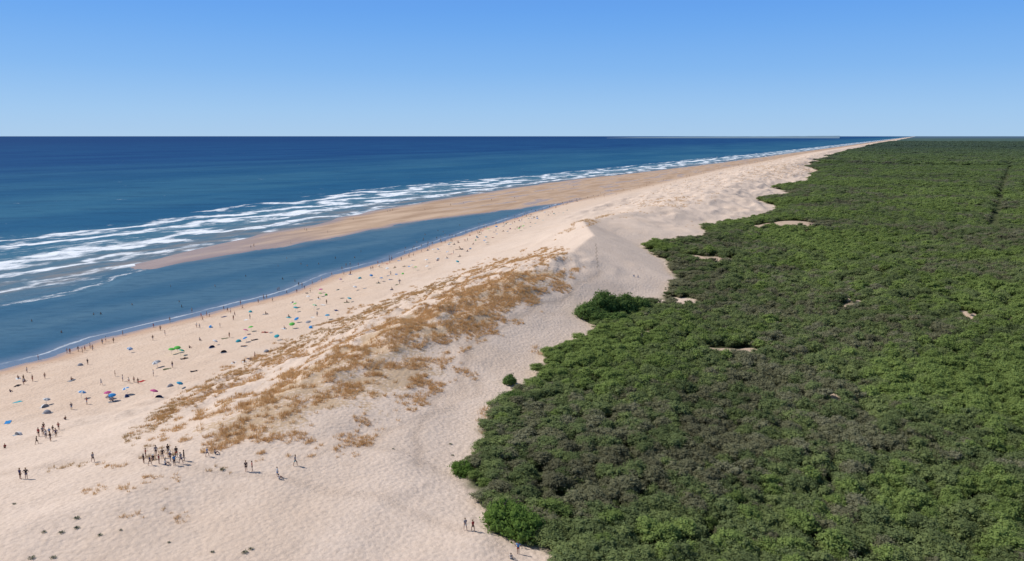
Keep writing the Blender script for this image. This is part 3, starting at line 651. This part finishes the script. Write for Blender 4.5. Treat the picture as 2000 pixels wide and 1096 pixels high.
pp(182,903,'walk','grey','dark','person walking alone in grey top near the low grass at the left',face=1)
pp(405,892,'walk','blue','navy','person in blue top walking right of the large group on the dune',face=1.6)
pp(420,887,'sit','grey','dark','person sitting just right of the walker beside the large group',face=2)
pp(481,921,'stand','dark','black','person in dark clothes, left one of the close pair right of the large group',face=.4)
pp(493,921,'hips','red','dark','person in red top, right one of the close pair right of the large group',face=5)
pp(545,936,'sit','white','grey','person in white top sitting on the sand right of the close pair',face=2.6)
pp(542,931,'stand','white','blue','person in white top standing behind the sitting one',face=2.6)
pp(577,910,'walk','grey','teal','person in grey top walking alone farthest right of the dune walkers',face=1.5)
pp(909,1036,'walk','grey','white','pale clothed person left of the pair beside the bright green tree',face=3.6)
pp(924,1038,'walk','red','dark','person in red top right of the pair beside the bright green tree',face=3.8)
pp(1012,1082,'hips','blue','red','person in blue top and red shorts at the bottom edge by the wood',face=3)
pp(998,1092,'sit','white','dark','person in white top sitting at the bottom edge by the wood',face=3)
ORD=["first","second","third","fourth","fifth","sixth","seventh","eighth","ninth","tenth","eleventh","twelfth","thirteenth","last"]
G1='large group gathered on the foreground dune'
cols=[('dark','black'),('red','dark'),('navy','dark'),('dark','navy'),('grey','dark'),('red','black'),('dark','dark'),('white','navy'),('black','grey'),('navy','black'),('blue','dark'),('dark','red'),('grey','navy'),('black','dark')]
xs=[(281,905,'stand'),(285,894,'hips'),(293,909,'walk'),(299,898,'sit'),(305,890,'stand'),(311,906,'stand'),(318,895,'hips'),(323,908,'sit'),(329,888,'stand'),(333,901,'walk'),(341,909,'hips'),(345,893,'stand'),(354,906,'walk'),(360,900,'stand')]
for i,(xx,yy,po) in enumerate(xs):
    t,b=cols[i]; pp(xx,yy,po,t,b,f'person in {t} top, {ORD[i]} from the left in the large dune group',G1,hat='white' if i in(3,9) else None)
G2='group at the top of the beach at far left'
xs=[(76,853),(84,850),(90,856),(97,850),(104,846),(110,854),(115,840),(99,862),(86,841),(72,868)]
for i,(a,b) in enumerate(xs):
    t,q=cols[(i*3+1)%14]; pp(a,b,random.choice(['stand','hips','walk','stand']),t,q,f'person in {t} top, {["first","third","fourth","fifth","seventh","eighth","tenth","sixth","second","nearest"][i]} in the small group at top of the beach',G2)
for (a,b) in [(48,746),(64,745),(88,740),(128,820),(20,766),(240,745),(252,748),(262,747),(270,750),(198,752),(225,735),(300,735),(10,875),(170,790),(390,665),(370,680),(430,640),(140,800)]:
    pp(a,b,random.choice(['stand','walk','hips','sit']),random.choice([None,'red','navy','white',None]),random.choice(['navy','black','blue','red']),'beachgoer in swimwear among the towels near the left edge','beachgoers on the left part of the beach')
G3='people along the lagoon water edge'
for (a,b) in [(75,703),(131,690),(137,691),(153,687),(166,685),(181,684),(222,670),(384,640),(390,641),(393,620),(404,618),(409,619),(375,610),(456,625),(437,605),(515,582),(521,583),(545,568),(590,560),(648,538),(668,527),(676,520),(684,518),(738,516),(765,505),(300,640),(332,628),(470,595),(200,672),(207,668),(240,655),(610,555),(628,548),(700,520),(790,495),(800,497),(835,480),(860,472),(883,462),(910,455),(935,448)]:
    pp(a,b,random.choice(['stand','walk','hips','walk']),random.choice([None,None,'white','red']),random.choice(['navy','black','blue','red','dark']),'person in swimwear at the near lagoon water edge',G3,sea=True,sub=.05)
for (a,b) in [(62,628),(183,615),(197,614),(258,596),(355,600),(333,560),(420,560),(543,520),(600,520),(655,505),(350,590),(120,650),(560,505),(480,540)]:
    pp(a,b,'stand',None,'navy','bather standing waist deep in the lagoon','bathers in the lagoon',sea=True,sub=.75)
for (a,b) in [(490,484),(496,482),(568,476),(595,450),(599,451),(762,413),(767,412),(757,414),(690,430),(880,402),(905,398),(960,392),(1005,388),(640,455),(830,410),(1080,372),(1120,366)]:
    pp(a,b,random.choice(['stand','walk']),random.choice([None,'white','dark']),'dark','small distant person walking on the sandbar between lagoon and surf','people on the sandbar',sea=True,sub=0)
pp(1238,541,'sit','blue','white','person in blue top sitting on the slope of the big dune',face=3)
pp(1246,542,'sit','white','blue','person in white top sitting on the slope of the big dune',face=3)
def beach_pt(s,t):
    D=float(lD(s)); E=max(float(lE(s)),D+8); c=D+(E-D)*t; x,y=to_xy(s,c); return x,y,float(hfun(x,y))
for i in range(80):
    s=120+ (i/80)**1.1*620+random.uniform(-14,14); x,y,z=beach_pt(s,random.uniform(.01,.3)); 
    person(x,y,z,random.uniform(0,6.28),random.choice(['stand','walk','walk','hips']),random.choice([None,None,'white','dark']),random.choice(['navy','black','blue','red']),'person strolling on the damp sand above the lagoon edge','strollers on the damp sand',sc=random.uniform(.85,1))
for i in range(40):
    s=random.uniform(200,650); D=float(lD(s)); C=float(lC(s)); c=D-(D-C)*random.uniform(.03,.4); x,y=to_xy(s,c)
    person(x,y,max(float(hfun(x,y)),-.9),random.uniform(0,6.28),'stand',None,'dark','tiny distant bather standing in the far lagoon','bathers in the far lagoon')
for i in range(60):
    s=640+ (i/60)**1.3*1300; x,y,z=beach_pt(s,random.uniform(-.1,.8))
    person(x,y,z,random.uniform(0,6.28),'stand',None,'dark','speck sized person on the far beach beyond the lagoon','people on the far beach')
# ------------------------------------------------------------------ PARASOLS, TENTS, TOWELS
def canopy_mesh(par):
    bm=bmesh.new(); n=16; prof=[(0.02,.42),(.35,.36),(.7,.22),(1.0,.02)]
    rings=[]
    for r,zz in prof:
        rings.append([bm.verts.new((r*math.cos(2*math.pi*i/n)*(1 if i%2==0 or r<.9 else .96),r*math.sin(2*math.pi*i/n)*(1 if i%2==0 or r<.9 else .96),zz+(0 if i%2==0 else .03*r))) for i in range(n)])
    for a,b in zip(rings[:-1],rings[1:]):
        for i in range(n):
            f=bm.faces.new((b[i],b[(i+1)%n],a[(i+1)%n],a[i])); f.material_index=(i//2)%2 if par else 0
    bm.faces.new(rings[0][::-1]); me=bm_mesh('canopy',bm,False); me.materials.append(None); me.materials.append(None); return me
CAN=[canopy_mesh(False),canopy_mesh(True)]
bm=bmesh.new(); tube(bm,(0,0,-.3),(0,0,2.0),.03,.022,8); tube(bm,(0,0,2.0),(0,0,2.1),.03,.005,6); POLE=bm_mesh('pole',bm); POLE.materials.append(flat('pole_metal',(.5,.5,.5)))
def parasol(x,y,z,c1,c2,label,group=None):
    e=empty('parasol',(x,y,z),0,random.uniform(.72,.92)); e.rotation_euler=(random.uniform(-.35,.35),random.uniform(-.45,.1),random.uniform(0,6)); meta(e,label,'parasol',group)
    link('pole',POLE,e); o=link('canopy',CAN[1 if c2!=c1 else 0],e); o.location=(0,0,1.62)
    for sl,cc_ in zip(o.material_slots,(c1,c2)): sl.link='OBJECT'; sl.material=CM[cc_]
def tent_meshes():
    bm=bmesh.new(); n=10; mm=7; g=[]
    for i in range(n+1):
        a=math.pi*i/n; row=[]
        for j in range(mm+1):
            b=R(100)*j/mm
            row.append(bm.verts.new((1.1*math.cos(a),.15-math.sin(a)*math.sin(b)*1.0+.55,1.15*math.sin(a)*math.cos(b*.88))))
        g.append(row)
    for i in range(n):
        for j in range(mm): bm.faces.new((g[i][j],g[i+1][j],g[i+1][j+1],g[i][j+1]))
    bmesh.ops.remove_doubles(bm,verts=bm.verts,dist=.001); a=bm_mesh('shell',bm); a.materials.append(None)
    bm=bmesh.new(); vs=[bm.verts.new(v) for v in((-1.1,-.3,.03),(1.1,-.3,.03),(1.2,1.3,.04),(-1.2,1.3,.04))]; bm.faces.new(vs)
    r=bmesh.ops.extrude_face_region(bm,geom=list(bm.faces)); 
    for v in r['geom']:
        if isinstance(v,bmesh.types.BMVert): v.co.z+=.03
    b=bm_mesh('groundsheet',bm,False); b.materials.append(flat('sheet_grey',(.45,.47,.5))); return a,b
TSH,TGS=tent_meshes()
def tent(x,y,z,c,label,group=None):
    q=random.uniform(.64,.8); e=empty('beach_tent',(x,y,z),random.uniform(0,6.28),(q,q,q*.8)); meta(e,label,'beach tent',group); link('shell',TSH,e,CM[c]); link('groundsheet',TGS,e)
def towel_mesh():
    gx,gy=np.meshgrid(np.linspace(-.45,.45,7),np.linspace(-.9,.9,11),indexing='ij'); zz=.05+.03*np.sin(gx*9+gy*4)+.02*np.sin(gy*11)
    i=np.arange(6)[:,None]*11+np.arange(10)[None,:]; F=np.stack([i,i+11,i+12,i+1],-1).reshape(-1,4)
    me=np_mesh('towel',np.stack([gx,gy,zz],-1).reshape(-1,3),F,True); me.materials.append(None); return me
TW=towel_mesh()
def towel(x,y,z,c,label,group):
    o=link('towel',TW,None,CM[c]); o.location=(x,y,z); o.rotation_euler=(0,0,random.uniform(0,6.28)); o.scale=(1.15,1.1,1); meta(o,label,'towel',group)
L=[(335,692,'green','green','bright green parasol at the left of the green cluster on the beach'),(347,688,'green','green','bright green parasol at the top of the green cluster on the beach'),(352,694,'green','teal','green and teal striped parasol at the right of the green cluster'),
(158,778,'blue','white','blue and white striped parasol left of the pink and blue one'),(212,778,'pink','pink','pink parasol touching a blue one near the left of the beach'),(220,782,'blue','blue','blue parasol touching the pink one near the left of the beach'),
(298,776,'pink','pink','lone pink parasol below the teal one'),(348,758,'teal','blue','teal and blue striped parasol nearest the dune foot'),(250,770,'white','blue','white and blue parasol among a cluster of people on the beach'),
(576,609,'teal','teal','teal parasol halfway along the beach'),(583,629,'blue','blue','blue parasol under the teal one halfway along the beach'),(640,624,'teal','blue','teal and blue parasol at the foot of the dune grass'),(478,654,'pink','pink','small pink parasol in mid beach'),
(613,604,'green','white','green and white parasol in mid beach'),(625,580,'green','green','green parasol farther along mid beach'),(90,790,'white','grey','white and grey parasol near the left edge'),(745,550,'blue','blue','small blue parasol beyond mid beach'),(812,528,'green','green','small green parasol beyond mid beach'),(892,516,'teal','teal','small teal parasol far along the beach')]
for a,b,c1,c2,lb in L:
    x,y,z=at(a,b); parasol(x,y,z,c1,c2,lb)
for a,b,c,lb in [(605,641,'blue','bright blue beach tent at the foot of the dune'),(467,668,'teal','teal beach tent in the middle of the beach'),(85,795,'white','white beach tent near the left edge'),(90,808,'grey','grey beach tent near the left edge'),(40,849,'white','white beach tent beside the left group'),(250,775,'navy','navy beach tent behind the parasols on the left'),(312,776,'navy','navy beach tent beside the lone pink parasol'),(335,755,'grey','grey beach tent beside the teal and blue parasol'),(436,688,'dark','dark beach tent right of the green cluster'),(520,688,'grey','grey beach tent touching the dune grass')]:
    x,y,z=at(a,b); tent(x,y,z,c,lb)
pc=['blue','teal','white','teal','grey','white','grey','green','blue','white','grey','pink','navy']
for i in range(56):
    s=118+(i/56)**1.15*420+random.uniform(-12,12); x,y,z=beach_pt(s,random.uniform(.25,.95)); c=random.choice(pc)
    if i%4: parasol(x,y,z,c,random.choice([c,c,'white']),f'one of the scattered {c} parasols on the beach','scattered parasols on the beach')
    else: tent(x,y,z,c,f'one of the scattered {c} low beach tents','scattered beach tents')
for i in range(110):
    s=60+(i/110)**1.1*500+random.uniform(-9,9); x,y,z=beach_pt(s,random.uniform(.2,.98)); c=random.choice(['navy','dark','grey','blue','red','white','olive','dark','teal'])
    towel(x,y,z,c,f'one of the scattered {c} towels spread on the beach sand','towels spread on the beach')
    if i%2==0:
        person(x,y,z+.05,random.uniform(0,6.28),random.choice(['sit','lie','sit']),None,random.choice(['navy','black','red','blue']),'sunbather sitting or lying on a beach towel','sunbathers on towels')
    if i%4==1:
        person(x+1,y+.8,float(hfun(x+1,y+.8)),random.uniform(0,6.28),'stand',random.choice([None,'white','dark']),random.choice(['navy','black','red','blue']),'beachgoer standing beside towels in mid beach','beachgoers beside towels')
# footpath worn over the big dune
pts=[at(1163,475),at(1165,487),at(1165,500),at(1167,512),at(1167,525)]
V=[]
for i in range(4):
    for k in range(12):
        t=k/12; x=pts[i][0]*(1-t)+pts[i+1][0]*t; y=pts[i][1]*(1-t)+pts[i+1][1]*t; x+=.25*math.sin(i*5+k*.9)
        for o in(-.13,.13): V.append((x+o,y,float(hfun(x+o,y))+.03))
n=len(V)//2; F=[[2*i,2*i+1,2*i+3,2*i+2] for i in range(n-1)]
pm_=np_mesh('footpath',V,F); m=M('trodden'); pm_.materials.append(m.done(m.diff(m.mix(m.noise(m.pos(),2.),(.36,.27,.20),(.48,.37,.29)))))
meta(link('footpath',pm_),'narrow worn footpath climbing the big dune','path',kind='structure')
# ------------------------------------------------------------------ LIGHT
EL=48; SAZ=-76
sun=bpy.data.objects.new('sun',bpy.data.lights.new('sun','SUN')); COL.objects.link(sun); sun.data.energy=4.2; sun.data.angle=R(.5); sun.data.color=(1,.955,.89)
d=Vector((math.sin(R(SAZ))*math.cos(R(EL)),math.cos(R(SAZ))*math.cos(R(EL)),math.sin(R(EL)))); sun.rotation_euler=d.to_track_quat('Z','Y').to_euler()
w=bpy.data.worlds.new('World'); SC.world=w; w.use_nodes=True; nt=w.node_tree; nt.nodes.clear()
sk=nt.nodes.new('ShaderNodeTexSky'); sk.sky_type='NISHITA'; sk.sun_disc=False; sk.sun_elevation=R(EL); sk.sun_rotation=R(SAZ); sk.altitude=50; sk.air_density=1.0; sk.dust_density=.4; sk.ozone_density=3
tc=nt.nodes.new('ShaderNodeTexCoord'); sx=nt.nodes.new('ShaderNodeSeparateXYZ'); nt.links.new(tc.outputs['Generated'],sx.inputs[0])
rp=nt.nodes.new('ShaderNodeValToRGB'); nt.links.new(sx.outputs[2],rp.inputs[0]); e=rp.color_ramp.elements
e[0].position=0; e[0].color=(.40,.615,.87,1); e[1].position=.4; e[1].color=(.07,.24,.75,1)
for p_,c_ in ((.03,(.335,.575,.89)),(.08,(.22,.475,.89)),(.13,(.15,.40,.88)),(.175,(.105,.335,.86))):
    q=e.new(p_); q.color=(*c_,1)
sc_=nt.nodes.new('ShaderNodeVectorMath'); sc_.operation='SCALE'; sc_.inputs['Scale'].default_value=10.; nt.links.new(rp.outputs[0],sc_.inputs[0])
mr=nt.nodes.new('ShaderNodeMapRange'); nt.links.new(sx.outputs[2],mr.inputs[0]); mr.inputs[1].default_value=.15; mr.inputs[2].default_value=.5; mr.inputs[3].default_value=.92; mr.inputs[4].default_value=0
mx=nt.nodes.new('ShaderNodeMix'); mx.data_type='RGBA'; nt.links.new(mr.outputs[0],mx.inputs[0]); nt.links.new(sk.outputs[0],mx.inputs[6]); nt.links.new(sc_.outputs[0],mx.inputs[7])
bg=nt.nodes.new('ShaderNodeBackground'); bg.inputs[1].default_value=.1; nt.links.new(mx.outputs[2],bg.inputs[0])
wo=nt.nodes.new('ShaderNodeOutputWorld'); nt.links.new(bg.outputs[0],wo.inputs[0])
